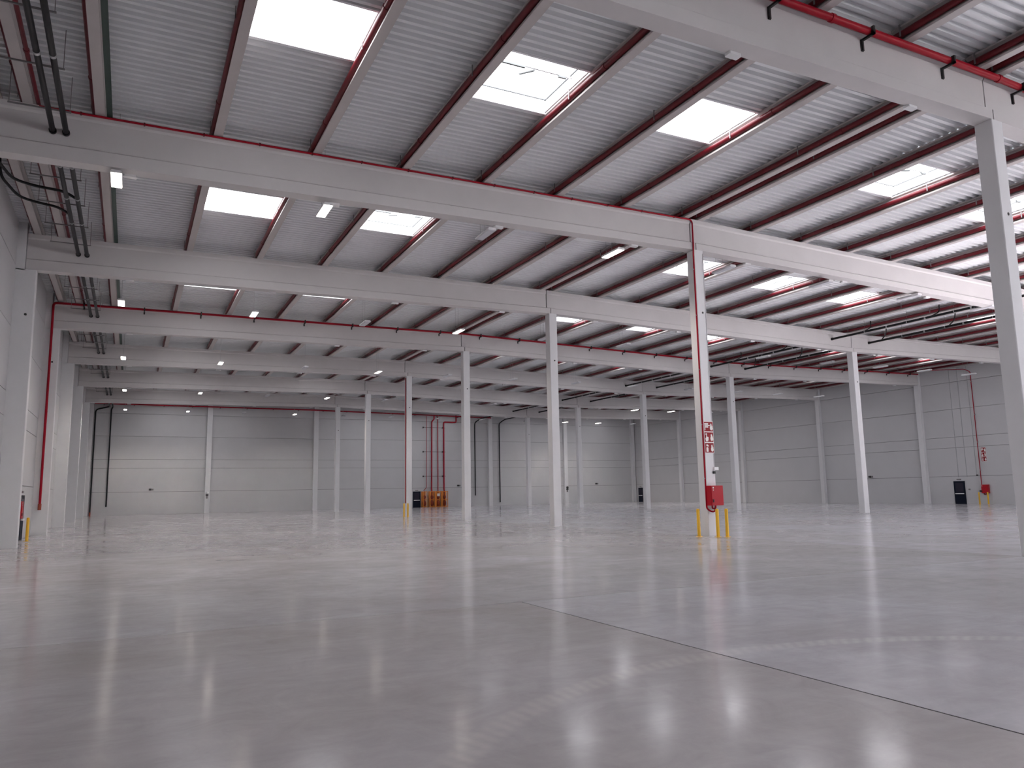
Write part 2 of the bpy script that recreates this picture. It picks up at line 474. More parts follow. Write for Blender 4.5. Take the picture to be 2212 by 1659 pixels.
# purlins: precast I sections resting on the portal beams, one per bay and line
def purlin_mesh(L):
    p = [(-0.125, 0), (0.125, 0), (0.125, 0.06), (0.05, 0.10), (0.05, PD - 0.09), (0.125, PD - 0.05), (0.125, PD), (-0.125, PD), (-0.125, PD - 0.05), (-0.05, PD - 0.09), (-0.05, 0.10), (-0.125, 0.06)]
    return MB().plate(p, 0, L).mesh('purlin', 'purlin_concrete')
ORD = ['first', 'second', 'third', 'fourth', 'fifth', 'sixth', 'seventh', 'eighth', 'ninth', 'tenth']
BAYW = {-24: 'against the front wall', -12: 'before the thick pipe beam', 0: 'between thick and thin pipe beams', 12: 'just behind the thin pipe beam', 24: 'just before the bracketed pipe beam', 36: 'just behind the bracketed pipe beam', 48: 'two bays behind the bracketed pipe', 60: 'next to last bay', 72: 'against the far wall'}
FRW = {-12: 'in the frame before the thick red pipe', 0: 'in the frame with the thick red pipe', 12: 'in the frame with the thin red pipe', 24: 'in the pipeless frame before the bracketed pipe', 36: 'in the frame with the bracketed red pipe', 48: 'in the first frame behind the bracketed pipe', 60: 'in the second frame behind the bracketed pipe', 72: 'in the last frame before the far wall'}
_a = [x for x in PUR if x < -0.3][::-1]; _b = [x for x in PUR if -0.3 < x < 23.6]; _c = [x for x in PUR if x > 23.6]
def line_words(x):
    for L_, w in ((_a, 'from the ridge towards the left wall'), (_b, 'from the ridge towards the valley'), (_c, 'from the valley towards the right wall')):
        if x in L_: return ORD[L_.index(x)], w
PM, PML = purlin_mesh(11.985), purlin_mesh(10.99)
def span_words(x):
    return 'between the left wall and the ridge' if x < -0.3 else ('between the ridge and the roof valley' if x < 23.6 else 'between the roof valley and the right wall')
for x in PUR:
    for y0 in BAYS:
        o = inst(PML if y0 == 72 else PM, 'roof_purlin', None, (x, y0 + 0.0075, z_top(x)))
        tag(o, '%s purlin %s, %s' % (*line_words(x), BAYW[y0]), 'purlin', 'roof purlins ' + span_words(x))

# ------------------------------------------------------------------ portal beams
def beam_mesh(xw0, xf0, xw1, xf1, name):
    T = 0.165
    prof = [(-HB, 0), (HB, 0), (HB, 1), (0.19, 2), (0.19, 3), (HB, 4), (HB, 5), (-HB, 5), (-HB, 4), (-0.19, 3), (-0.19, 2), (-HB, 1)]
    def zz(x, k):
        s, l, t = z_soffit(x), z_ledge(x), z_top(x)
        return {0: s, 1: l - 0.02, 2: l + 0.02, 3: t - 0.22, 4: t - 0.16, 5: t}[k]
    vs = []
    for xw, xf in ((xw0, xf0), (xw1, xf1)):
        for y, k in prof:
            x = xf if k <= 1 else xw
            vs.append((x, y, zz(x, k)))
    n = len(prof)
    fs = [(i, i + n, (i + 1) % n + n, (i + 1) % n) for i in range(n)]
    for o, rev in ((0, False), (n, True)):
        for f in ((0, 1, 2, 11), (11, 2, 3, 10), (10, 3, 4, 9), (9, 4, 5, 8), (8, 5, 6, 7)):
            g = tuple(o + i for i in f); fs.append(g[::-1] if rev else g)
    return MB().add(vs, fs).mesh(name, 'concrete')
BEAMS = [beam_mesh(-24.46, -24.46, -0.39, -0.155, 'portal_beam'), beam_mesh(-0.345, -0.11, 23.575, 23.70, 'portal_beam'), beam_mesh(23.62, 23.745, 47.42, 47.42, 'portal_beam')]
SPW = ['from left wall to ridge', 'from ridge to roof valley', 'from roof valley to right wall']
for y in FR:
    for i, me in enumerate(BEAMS):
        o = inst(me, 'portal_beam', None, (0, y, 0))
        tag(o, 'white roof beam %s %s' % (SPW[i], FRW[y]), 'beam', 'portal beams')
# small white boxes under the beams
for y in FR:
    for i in range(12):
        x = -20.7 + 5.93 * i
        if x > 46: continue
        zb = z_soffit(x)
        m = MB().bevbox(x - 0.17, x + 0.17, y + 0.12, y + 0.30, zb - 0.07, zb + 0.004, 0.02)
        o = m.build('junction_box', 'white_paint', None, (x, y + 0.2, zb - 0.07))
        tag(o, 'small white box fixed under a concrete beam', 'junction box', 'boxes under the beams')

# ------------------------------------------------------------------ columns
def free_column(name_x, y, label, group):
    x = name_x; zt = z_soffit(x)
    root = thing('concrete_column', (x, y, 0), label, 'column', group)
    MB().bevbox(x - HB, x + HB, y - HB, y + HB, -0.002, zt + 0.002, 0.018).build('shaft', 'column_concrete', root)
    MB().tube([(x + 0.04, y - HB - 0.004, 8.83), (x + 0.04, y - HB + 0.03, 8.83)], 0.045, 10).build('socket', 'black_steel', root)
    return root
ROW1_L = {0: 'white concrete column on the ridge line under the thick red pipe beam', 12: 'white concrete column carrying red fire signs and a red cabinet'}
col1 = {}
for y in FR:
    col1[y] = free_column(ROW1, y, ROW1_L.get(y, 'white concrete column on the ridge line ' + FRW[y]), None if y in ROW1_L else 'ridge line columns')
for y in FR:
    free_column(ROW2, y, 'white concrete column on the valley line ' + FRW[y], 'valley line columns')
def wall_column(x0, x1, y0, y1, zt, label, group, extra=None):
    cx, cy = (x0 + x1) / 2, (y0 + y1) / 2
    m = MB().bevbox(x0, x1, y0, y1, -0.002, zt, 0.015)
    if extra: m.bevbox(*extra, 0.015)
    return tag(m.build('wall_column', 'column_concrete', None, (cx, cy, 0)), label, 'column', group)
for y in FR:
    zt = z_soffit(-24.3)
    wall_column(XL - 0.05, -24.08, y - 0.24, y + 0.26, zt - 0.003, 'white concrete column on the left wall ' + FRW[y], 'left wall columns', (XL - 0.05, -24.48, y - 0.24, y + 0.26, zt - 0.05, z_top(-24.5) + PD))
    zt = z_soffit(47.5)
    wall_column(47.32, XR + 0.05, y - 0.235, y + 0.235, zt - 0.003, 'white concrete column on the right wall ' + FRW[y], 'right wall columns', (47.44, XR + 0.05, y - 0.235, y + 0.235, zt - 0.05, z_top(47.5) + PD))
for k, x in enumerate((-24.45, -12.27, -0.02, 11.9, 23.6, 35.5, 47.3)):
    wall_column(x - 0.28, x + 0.28, 82.62, YF + 0.05, z_top(x) + 0.02, '%s white concrete column along the far end wall from the left wall' % ORD[k], 'end wall columns')

# ------------------------------------------------------------------ sprinkler branch pipes along the purlins
COUP = MB().tube([(0, -0.05, 0), (0, 0.05, 0)], 0.099, 12).mesh('coupling', 'sprinkler_red_shaded')
CLIP = MB().box(-0.008, 0.008, -0.02, 0.02, -0.09, 0.22).mesh('pipe_clip', 'hanger_steel')
HEAD = MB().lathe((0, 0, 0), [(0.012, -0.07), (0.03, -0.11), (0.012, -0.115), (0.012, -0.16), (0.03, -0.165), (0.03, -0.17)], 8).mesh('sprinkler_head', 'zinc')
for x in PUR:
    px = x - 0.140; pz = z_top(x) + 0.195
    root = thing('sprinkler_pipe', (px, YB, pz), 'red sprinkler pipe on the %s purlin %s' % line_words(x), 'pipe', 'sprinkler pipes ' + span_words(x))
    MB().tube([(px, YB + 0.02, pz), (px, YF - 0.4, pz)], 0.086, 12).build('pipe', 'sprinkler_red_shaded', root)
    for i in range(17):
        y = -20 + 6 * i
        inst(COUP, 'coupling', root, (0, y - YB, 0))
        inst(CLIP, 'pipe_clip', root, (-0.092, y + 1.7 - YB, 0))

# ------------------------------------------------------------------ red mains across the beams
def bracket(x, y_face, z_pipe, y_pipe, r, parent, leg=0.30):
    """angle bracket from the beam face out under the pipe"""
    m = MB()
    zb = z_pipe - r
    m.box(x - 0.03, x + 0.03, y_pipe - r - 0.06, y_face + 0.01, zb - 0.05, zb)
    m.box(x - 0.03, x + 0.03, y_pipe - r - 0.06, y_pipe - r + 0.02, zb - 0.05, zb + 0.16)
    m.box(x - 0.04, x + 0.04, y_face - 0.02, y_face + 0.01, zb - leg, zb)
    m.box(x - 0.025, x + 0.025, y_face - 0.05, y_face - 0.01, zb - leg, zb - 0.04)
    return m.build('bracket', 'black_steel', parent)
def main_pipe(y, pts, r, brackets, label, name='fire_main', joints=6.0):
    root = thing(name, pts[0], label, 'pipe')
    MB().tube(rounded(pts, 3 * r), r, 14).build('pipe', 'red_pipe', root)
    return root
# F0 : thick main on the front of the first beam in view
zp = lambda x: z_top(x) - 0.19
r0 = 0.088
m0 = main_pipe(0, [(-24.2, -0.42, zp(-24.2)), (-0.25, -0.42, zp(-0.25)), (23.7, -0.42, zp(23.7)), (47.2, -0.42, zp(47.2))], r0, None, 'thick red fire main on black brackets along the nearest beam')
for i in range(24):
    x = -23.1 + 3.0 * i
    bracket(x, -0.19, zp(x), -0.42, r0, m0)
for x in (-19, -13, -6.35, -0.05, 6, 12, 18, 24, 30, 36, 42):
    MB().tube([(x - 0.05, -0.42, zp(x - 0.05)), (x + 0.05, -0.42, zp(x + 0.05))], r0 + 0.018, 14).build('coupling', 'red_pipe', m0)
# F1 : thin pipe on top of the beam, down the ridge column to the cabinet
r1 = 0.032
yy = 12 - HB - r1 - 0.01
zq = lambda x: z_top(x) - 0.05
m1 = thing('hydrant_pipe', (-0.34, yy, 0), 'thin red hydrant pipe along a beam and down the column to the cabinet', 'pipe')
MB().tube(rounded([(-23.0, yy, zq(-23)), (-0.40, yy, zq(-0.4)), (-0.30, yy, zq(-0.3) - 0.1), (-0.30, yy, 11.55), (-HB - r1 - 0.005, yy + 0.06, 11.25), (-HB - r1 - 0.005, yy + 0.06, 1.05), (-HB + 0.02, yy - 0.12, 0.93), (-0.05, yy - 0.15, 0.93), (0.0, yy - 0.15, 1.22)], 0.09), r1, 10).build('pipe', 'red_pipe', m1)
for i in range(14):
    x = -22 + 1.6 * i
    MB().box(x - 0.02, x + 0.02, yy - r1 - 0.008, 12 - HB + 0.005, zq(x) - r1 - 0.008, zq(x) + r1 + 0.008).build('pipe_clip', 'sprinkler_red_shaded', m1)
for z in (2.2, 4.3, 6.5, 8.7, 10.6):
    MB().box(-HB - 2 * r1 - 0.016, -HB + 0.003, yy + 0.04, yy + 0.08, z - 0.02, z + 0.02).build('pipe_clip', 'zinc', m1)
# F3 : bracketed main with a drop on the left column
r3 = 0.062; y3 = 36 - 0.42
zr = lambda x: z_top(x) - 0.12
m3 = main_pipe(36, [(-24.45, y3, 1.42), (-24.45, y3, zr(-24.4)), (-0.25, y3, zr(-0.25)), (23.7, y3, zr(23.7)), (47.2, y3, zr(47.2))], r3, None, 'red fire main on small black brackets with a drop down the left column')
for i in range(24):
    x = -23.0 + 3.0 * i
    bracket(x, 36 - 0.19, zr(x), y3, r3, m3, 0.17)
MB().tube([(-24.45, y3, 1.3), (-24.45, y3, 1.62)], 0.085, 12).build('drain_valve', 'valve_red', m3)
for z in (3.5, 6.5, 9.5):
    MB().box(-24.5, -24.4, y3, 36 - 0.235, z - 0.03, z + 0.03).build('pipe_clip', 'black_steel', m3)
# F7 : main along the far wall with its brackets
r7 = 0.075; y7 = YF - 0.45
z7 = lambda x: min(z_top(x) - 0.35, 12.2)
m7 = main_pipe(83, [(-24.1, y7, z7(-24.1)), (-0.25, y7, z7(-0.25)), (23.7, y7, z7(23.7) + 0.1)], r7, None, 'dark red fire main along the far end wall above the valve station')
for i in range(16):
    x = -23.2 + 3.0 * i
    MB().box(x - 0.03, x + 0.03, y7 - 0.1, YF + 0.004, z7(x) - r7 - 0.05, z7(x) - r7).build('bracket', 'black_steel', m7)
# red main under the roof by the left wall
x, z = -23.03, z_top(-23.03) + 0.065
root = thing('fire_main', (x, YB, z), 'red fire main under the roof between edge purlins and black rain pipes', 'pipe')
MB().tube([(x, YB + 0.02, z), (x, YF - 0.5, z)], 0.055, 12).build('pipe', 'sprinkler_red_shaded', root)
for i in range(18): inst(COUP, 'coupling', root, (0, 3 + 6 * i, 0), scale=(0.7, 1, 0.7))

# ------------------------------------------------------------------ black rain water pipes
COLLAR = MB().tube([(0, -0.10, 0), (0, 0.0, 0)], 0.095, 14).mesh('collar', 'black_pipe')
MUFF = MB().tube([(0, -0.05, 0), (0, 0.05, 0)], 0.079, 14).mesh('pipe_joint', 'zinc')
def rain_pipe(x, z, pts_end, label, r=0.072, step=2.9):
    root = thing('rain_pipe', (x, YB, z), label, 'pipe')
    pts = [(x, YB + 0.02, z)] + pts_end
    MB().tube(rounded(pts, 0.35), r, 14).build('pipe', 'black_pipe', root)
    for y in FR:
        for s in (-1, 1): inst(COLLAR, 'collar', root, (0, y - 0.19 - YB if s < 0 else y + 0.29 - YB, 0))
    for y0 in BAYS[:-1]:
        for k in (2.2, 5.0, 7.6): inst(MUFF, 'pipe_joint', root, (0, y0 + k - YB, 0))
    return root
zl_ = 11.90
rp0 = rain_pipe(-22.65, zl_, [(-22.65, YF - 0.16, zl_), (-23.98, YF - 0.16, 11.55), (-23.98, YF - 0.16, 0.35)], 'black rain pipe by the left wall bending to the corner downpipe')
rain_pipe(-22.33, zl_, [(-22.33, YF - 0.16, zl_), (-22.46, YF - 0.16, 11.6), (-22.46, YF - 0.16, 0.95)], 'black rain pipe running nearer the cable tray with short downpipe')
rain_pipe(21.70, 11.65, [(21.70, YF - 1.3, 11.65), (21.36, YF - 0.16, 11.2), (21.36, YF - 0.16, 1.4)], 'black rain pipe on the ridge side of the valley columns')
rain_pipe(25.35, 11.65, [(25.35, YF - 1.3, 11.65), (25.05, YF - 0.16, 11.2), (25.05, YF - 0.16, 0.42)], 'black rain pipe on the right wall side of the valley columns')
MB().tube([(-23.98, YF - 0.16, 0.0), (-23.98, YF - 0.16, 0.4)], 0.085, 12).build('pipe_foot', 'valve_red', rp0)
# roof outlets branching into the left pipes
for ya, yb2, xt, lab in ((14.9, 16.75, -22.33, 'black outlet branch crossing from left wall to the outer rain pipe'), (16.9, 18.4, -22.65, 'black outlet branch crossing from left wall to the inner rain pipe')):
    root = thing('outlet_branch', (-24.3, ya, 12.6), lab, 'pipe')
    MB().tube(rounded([(-24.58, ya, z_deck(-24.58) - 0.02), (-24.56, ya + 0.15, 12.35), (-24.15, yb2 - 0.25, 12.1), (-23.6, yb2, 12.06), (xt - 0.35, yb2, 12.0), (xt, yb2 + 0.35, zl_)], 0.4), 0.045, 10).build('pipe', 'black_pipe', root)
    MB().lathe((-24.58, ya, z_deck(-24.58) - 0.10), [(0.05, 0), (0.12, 0.04), (0.12, 0.11)], 12).build('outlet', 'black_steel', root)
for y0 in (24, 36):
    for xa, xt in ((23.1, 21.70), (24.6, 25.35)):
        for dy in (-2.2, -7.0):
            y = y0 + dy
            root = thing('outlet_branch', (xa, y, 12), 'thin black outlet branch curving into a valley rain pipe', 'pipe', 'valley outlet branches')
            MB().tube(rounded([(xa, y, z_deck(xa) - 0.02), (xa, y, 12.15), (xa + (xt - xa) * 0.4, y + 0.3, 11.86), (xt, y + 1.0, 11.66)], 0.3), 0.035, 8).build('pipe', 'black_pipe', root)
# trapeze hangers carrying the left pipes
for y0 in BAYS:
    for k in (1.3, 3.6, 6.0, 8.4, 10.7):
        y = y0 + k
        if y > 82: continue
        root = thing('pipe_hanger', (-22.85, y, 12.0), 'grey trapeze hanger carrying pipes beside the left wall', 'hanger', 'trapeze hangers by the left wall')
        MB().box(-23.58, -22.15, y - 0.02, y + 0.02, 12.0, 12.035).build('rail', 'hanger_steel', root)
        for xx in (-23.55, -22.18):
            MB().tube([(xx, y, 12.0), (xx, y, z_deck(xx) + 0.01)], 0.009, 6).build('rod', 'hanger_steel', root)
for y0 in BAYS[:-1]:
    for k in (3.2, 6.2, 9.2):
        for x in (21.70, 25.35):
            y = y0 + k
            root = thing('pipe_hanger', (x, y, 11.65), 'thin rod hanger with clip on a valley rain pipe', 'hanger', 'rod hangers on the valley pipes')
            MB().tube([(x, y, 11.7), (x, y, z_deck(x) + 0.01)], 0.008, 6).build('rod', 'hanger_steel', root)
            MB().tube([(x, y - 0.02, 11.65), (x, y + 0.02, 11.65)], 0.083, 12).build('clip', 'zinc', root)

# ------------------------------------------------------------------ cable tray
tr = thing('cable_tray', (-21.28, YB, 12.5), 'green wire cable tray with cables beside the outermost left purlin', 'cable tray')
zt_ = z_top(-21.3)
MB().box(-21.36, -21.23, YB + 0.02, YF - 0.1, zt_ + 0.02, zt_ + 0.03).box(-21.365, -21.355, YB + 0.02, YF - 0.1, zt_ + 0.02, zt_ + 0.10).box(-21.235, -21.225, YB + 0.02, YF - 0.1, zt_ + 0.02, zt_ + 0.10).build('tray', 'tray_green', tr)
for dx, rr in ((-0.035, 0.016), (0.0, 0.013), (0.033, 0.015)):
    MB().tube([(-21.295 + dx, YB + 0.05, zt_ + 0.03 + rr), (-21.295 + dx, YF - 0.15, zt_ + 0.03 + rr)], rr, 8).build('cable', 'cable_black', tr)

# ------------------------------------------------------------------ pendant lamps
ZLAMP = 10.96
def lamp(on, label, group):
    root = thing('pendant_lamp', (0, 0, ZLAMP), label, 'lamp', group)
    vs = [(-0.145, 0.0), (0.145, 0.0), (0.165, 0.03), (0.12, 0.09), (-0.12, 0.09), (-0.165, 0.03)]
    MB().plate([(x, ZLAMP + z) for x, z in vs], -0.58, 0.58).build('housing', 'lamp_housing', root)
    MB().box(-0.135, 0.135, -0.56, 0.56, ZLAMP - 0.015, ZLAMP).build('diffuser', 'lamp_on' if on else 'lamp_off', root)
    if on:                                    # the lens of the fitting throws its light downwards
        ld = bpy.data.lights.new('lamp_beam', 'SPOT')
        ld.energy = LAMP_BEAM; ld.color = (1.0, 0.90, 0.80); ld.shadow_soft_size = 0.25
        ld.spot_size = math.radians(142); ld.spot_blend = 0.7
        lo = bpy.data.objects.new('lamp_beam', ld); COL.objects.link(lo)
        lo.parent = root; lo.location = (0, 0, -0.05)
    for y in (0.05, 0.45):
        c = MB().tube([(0, 0, 0), (0, 0, 1.0)], 0.006, 5).build('cable', 'zinc', None)
        c.parent = root; c.location = (0, y, 0.085)
    return root
def hang(l):
    for c in l.children:
        if c.name.startswith('cable'): c.scale = (1, 1, z_deck(l.location.x) + 0.012 - ZLAMP - 0.085)
L_ON = lamp(True, 'lit white pendant lamp hanging from the roof', 'lit pendant lamps')
L_OFF = lamp(False, 'unlit white pendant lamp hanging from the roof', 'unlit pendant lamps')
LX = {-21.05: True, -15.05: True, -9.3: False, -3.83: True, 1.8: False, 7.6: False, 13.7: False, 19.6: False, 26.0: False, 31.9: None, 37.2: None, 43.0: False}
LY = [12.33, 28.0, 43.8, 60.6, 76.5]
u1 = u0 = False
for x, on in LX.items():
    for y in LY:
        if LX[x] is None: on = y > 50
        elif LX[x]: on = y > 0
        if on and not u1: L_ON.location = (x, y, ZLAMP); hang(L_ON); u1 = True
        elif not on and not u0: L_OFF.location = (x, y, ZLAMP); hang(L_OFF); u0 = True
        else: hang(dup(L_ON if on else L_OFF, (x, y, ZLAMP)))
        nl = list(LX).index(x)
        lamp_at = [o for o in COL.objects if o.name.startswith('pendant_lamp') and abs(o.location.x - x) < 0.01 and abs(o.location.y - y) < 0.01][0]
        lamp_at['label'] = '%s pendant lamp, %s from the far wall in the %s row from the left wall' % ('lit' if on else 'unlit', ORD[len(LY) - 1 - LY.index(y)], (ORD + ['eleventh', 'twelfth'])[nl])

# ------------------------------------------------------------------ fire signs, cabinets, bollards
FLAME = [(0.0, 0.0), (0.045, 0.02), (0.06, 0.07), (0.045, 0.115), (0.055, 0.15), (0.03, 0.13), (0.025, 0.18), (0.0, 0.235), (-0.012, 0.19), (-0.035, 0.215), (-0.03, 0.15), (-0.05, 0.09), (-0.04, 0.03)]
HAND = [(-0.045, 0.0), (0.03, 0.0), (0.055, 0.05), (0.06, 0.13), (0.035, 0.14), (0.0, 0.145), (-0.01, 0.20), (-0.03, 0.20), (-0.032, 0.12), (-0.065, 0.10), (-0.06, 0.04)]
def pictogram(kind, root, y):
    s = 0.30 / 0.24
    def poly(P, cx, cz, k=1.0): MB().plate([(cx + px * s * k, cz + pz * s * k) for px, pz in P], y - 0.004, y + 0.001).build('pictogram', 'white_print', root)
    poly(FLAME, 0.13, 0.055)
    if kind == 0:      # hose reel with hanging hose
        for j in range(4): MB().box(-0.20, -0.015, y - 0.004, y + 0.001, 0.17 + 0.045 * j, 0.205 + 0.045 * j).build('pictogram', 'white_print', root)
        MB().box(-0.20, -0.165, y - 0.004, y + 0.001, 0.06, 0.175).build('pictogram', 'white_print', root)
        MB().box(-0.015, 0.07, y - 0.004, y + 0.001, 0.235, 0.265).build('pictogram', 'white_print', root)
    elif kind == 1:    # finger on a call point
        poly(HAND, -0.10, 0.045)
        MB().plate([(-0.135 + 0.04 * math.cos(k * math.pi / 5), 0.325 + 0.04 * math.sin(k * math.pi / 5)) for k in range(10)], y - 0.004, y + 0.001).build('pictogram', 'white_print', root)
    else:              # extinguisher
        MB().plate([(-0.16, 0.05), (-0.06, 0.05), (-0.06, 0.20), (-0.09, 0.235), (-0.13, 0.235), (-0.16, 0.20)], y - 0.004, y + 0.001).build('pictogram', 'white_print', root)
        MB().plate([(-0.15, 0.275), (-0.05, 0.255), (-0.04, 0.30), (-0.10, 0.345), (-0.16, 0.33)], y - 0.004, y + 0.001).build('pictogram', 'white_print', root)
SIGN_N = ['hose reel', 'call point', 'extinguisher']
def sign(kind, loc, rz, label):
    root = thing('fire_sign', (0, 0, 0), label, 'sign')
    MB().box(-0.236, 0.236, -0.012, 0.0, 0.0, 0.415).build('plate', 'white_print', root)
    MB().box(-0.215, 0.215, -0.015, -0.011, 0.02, 0.395).build('red_field', 'red_print', root)
    pictogram(kind, root, -0.0155)
    root.location = loc; root.rotation_euler = (0, 0, rz)
    return root
for k in range(3):
    sign(k, (0.0, 12 - HB - 0.002, 4.02 - 0.417 * k), 0, 'red %s sign with flame, %s of three on the concrete column' % (SIGN_N[k], ('top', 'middle', 'bottom')[k]))
    sign(k, (XR - 0.002, 30.35, 4.58 - 0.417 * k), -math.pi / 2, 'red %s sign with flame, %s of three on the right wall' % (SIGN_N[k], ('top', 'middle', 'bottom')[k]))

def cabinet(loc, rz, label):
    root = thing('hydrant_cabinet', (0, 0, 0), label, 'cabinet')
    b = MB().bevbox(-0.30, 0.30, -0.28, 0.0, 0.0, 0.76, 0.012).build('body', 'red_cabinet', root)
    d = MB().bevbox(-0.285, 0.285, -0.296, -0.279, 0.015, 0.745, 0.004).build('door', 'red_cabinet', root)
    MB().tube([(-0.20, -0.300, 0.68), (-0.20, -0.294, 0.68)], 0.032, 12).build('label_disc', 'white_print', d)
    MB().box(-0.22, -0.18, -0.300, -0.294, 0.57, 0.61).build('label', 'white_print', d)
    MB().box(-0.245, -0.20, -0.325, -0.29, 0.12, 0.24).build('handle', 'black_steel', d)
    MB().tube(rounded([(-0.16, -0.14, 0.005), (-0.16, -0.14, -0.12), (0.02, -0.14, -0.12), (0.02, -0.14, 0.005)], 0.08), 0.028, 8).build('inlet_pipe', 'red_pipe', root)
    root.location = loc; root.rotation_euler = (0, 0, rz)
    return root
cabinet((0.03, 12 - HB, 1.16), 0, 'red fire hydrant cabinet on the column with fire signs')
cabinet((XR - 0.0, 30.42, 0.95), -math.pi / 2, 'red fire hydrant cabinet on the right wall beside the dark door')
cabinet((XL + 0.0, 29.0, 1.02), math.pi / 2, 'red fire hydrant cabinet on the left wall')
cabinet((XR, 79.9, 1.0), -math.pi / 2, 'red fire hydrant cabinet near the far right corner')

def bollard(x, y, label, group, h=1.05):
    root = thing('bollard', (x, y, 0), label, 'bollard', group)
    MB().lathe((x, y, 0), [(0.062, 0.0), (0.062, h - 0.03), (0.045, h), (0.0001, h + 0.005)], 16).build('post', 'yellow_paint', root)
    MB().lathe((x, y, 0), [(0.12, 0.0), (0.12, 0.012)], 16).build('base_plate', 'yellow_paint', root)
for x, y in ((-0.74, 11.75), (-0.42, 11.05), (-0.12, 10.88)): bollard(x, y, 'yellow steel bollard guarding the column with fire signs', 'bollards by the sign column')
for y in (30.02, 30.8): bollard(XR - 0.55, y, 'yellow steel bollard below the cabinet on the right wall', 'bollards by the right wall')
bollard(-24.30, 29.3, 'yellow steel bollard in front of the left wall cabinet', None)
for x, y in ((-0.62, 47.2), (-0.40, 46.9)): bollard(x, y, 'yellow steel bollard by a ridge line column in front of the valve station', 'bollards by the fourth ridge column')
for y in (79.6, 80.2): bollard(XR - 0.5, y, 'yellow steel bollard in the far right corner', 'bollards in the far right corner')

# switch box, conduit and cable on the sign column
cx_, cy_ = ROW1, 12 - HB
tag(MB().bevbox(0.10, 0.20, cy_ - 0.07, cy_ + 0.003, 2.38, 2.48, 0.01).build('call_point', 'black_steel', None, (0.15, cy_, 2.38)), 'small black call point on the column with fire signs', 'call point')
tag(MB().bevbox(0.12, 0.34, cy_ - 0.10, cy_ + 0.003, 2.52, 2.64, 0.015).build('siren', 'white_paint', None, (0.2, cy_, 2.5)), 'white siren box above the black call point', 'siren')
for z0, z1, w in ((2.63, 3.18, 'short grey conduit between the siren and the fire signs'), (4.44, 11.3, 'long grey conduit running up above the fire signs')):
    tag(MB().tube([(0.19, cy_ - 0.012, z0), (0.19, cy_ - 0.012, z1)], 0.014, 8).build('conduit', 'lamp_housing', None, (0.19, cy_, z0)), w, 'conduit')
# hydrant riser behind the thin pipe on the fourth ridge column
tag(MB().tube([(-HB - 0.04, 48 - 0.1, 1.05), (-HB - 0.04, 48 - 0.1, 11.3)], 0.035, 10).build('hydrant_pipe', 'red_pipe', None, (-HB, 47.9, 1.05)), 'dark red pipe down the column beside orange valve station', 'pipe')

# ------------------------------------------------------------------ right wall: riser, conduits, doors
rr = thing('hydrant_riser', (XR - 0.15, 30.74, 1.7), 'thin red riser pipe down the right wall to the cabinet', 'pipe')
MB().tube(rounded([(XR - 2.5, 32.9, 12.2), (XR - 0.6, 31.0, 12.15), (XR - 0.12, 30.74, 11.9), (XR - 0.12, 30.74, 1.72)], 0.15), 0.034, 10).build('pipe', 'red_pipe', rr)
for z in (3, 5.5, 8, 11): MB().box(XR - 0.16, XR + 0.003, 30.71, 30.77, z - 0.03, z + 0.03).build('pipe_clip', 'zinc', rr)
for y, z0 in ((32.85, 2.42), (32.06, 2.42), (31.15, 2.6)):
    tag(MB().tube([(XR - 0.018, y, z0), (XR - 0.018, y, 12.6)], 0.018, 8).build('conduit', 'zinc', None, (XR, y, z0)), 'thin grey conduit running up the right wall near the dark door', 'conduit', 'conduits on the right wall')
for y, z, lab in ((31.1, 2.55, 'small black siren on the right wall above the cabinet'), (30.95, 1.15, 'small black call point beside the right wall cabinet'), (31.95, 1.3, 'small grey switch beside the dark door on the right wall')):
    tag(MB().bevbox(XR - 0.08, XR + 0.004, y - 0.07, y + 0.07, z - 0.06, z + 0.06, 0.01).build('wall_device', 'black_steel' if 'black' in lab else 'hanger_steel', None, (XR, y, z)), lab, 'wall device')
dn = 0
def door(loc, rz, label):
    global dn
    dn += 1
    root = structure(thing('door_%d' % dn, (0, 0, 0), label, 'door'))
    MB().box(-0.52, -0.45, -0.06, 0.02, 0, 2.06).box(0.45, 0.52, -0.06, 0.02, 0, 2.06).box(-0.52, 0.52, -0.06, 0.02, 1.99, 2.06).build('frame', 'navy_paint', root)
    lf = MB().box(-0.45, 0.45, -0.05, 0.0, 0.0, 1.99).build('leaf', 'navy_paint', root)
    MB().box(-0.36, 0.36, -0.056, -0.045, 1.03, 1.90).build('glass', 'navy_glass', lf)
    MB().box(-0.40, 0.40, -0.13, -0.09, 0.88, 0.97).box(-0.40, -0.34, -0.1, -0.05, 0.89, 0.96).box(0.34, 0.40, -0.1, -0.05, 0.89, 0.96).build('push_bar', 'white_paint', lf)
    MB().box(-0.2, 0.2, -0.05, 0.0, 2.16, 2.26).build('exit_lamp', 'hanger_steel', root)
    root.location = loc; root.rotation_euler = (0, 0, rz)
door((XR - 0.002, 32.85, 0), -math.pi / 2, 'dark navy emergency exit door with white push bar on the right wall')
door((13.1, YF - 0.002, 0), 0, 'dark navy door in the far end wall beside the orange valve station')
door((XR - 0.002, 82.05 - 0.35, 0), -math.pi / 2, 'dark navy emergency exit door in the far right corner')
door((XL + 0.002, 31.2, 0), math.pi / 2, 'dark navy emergency exit door on the left wall')

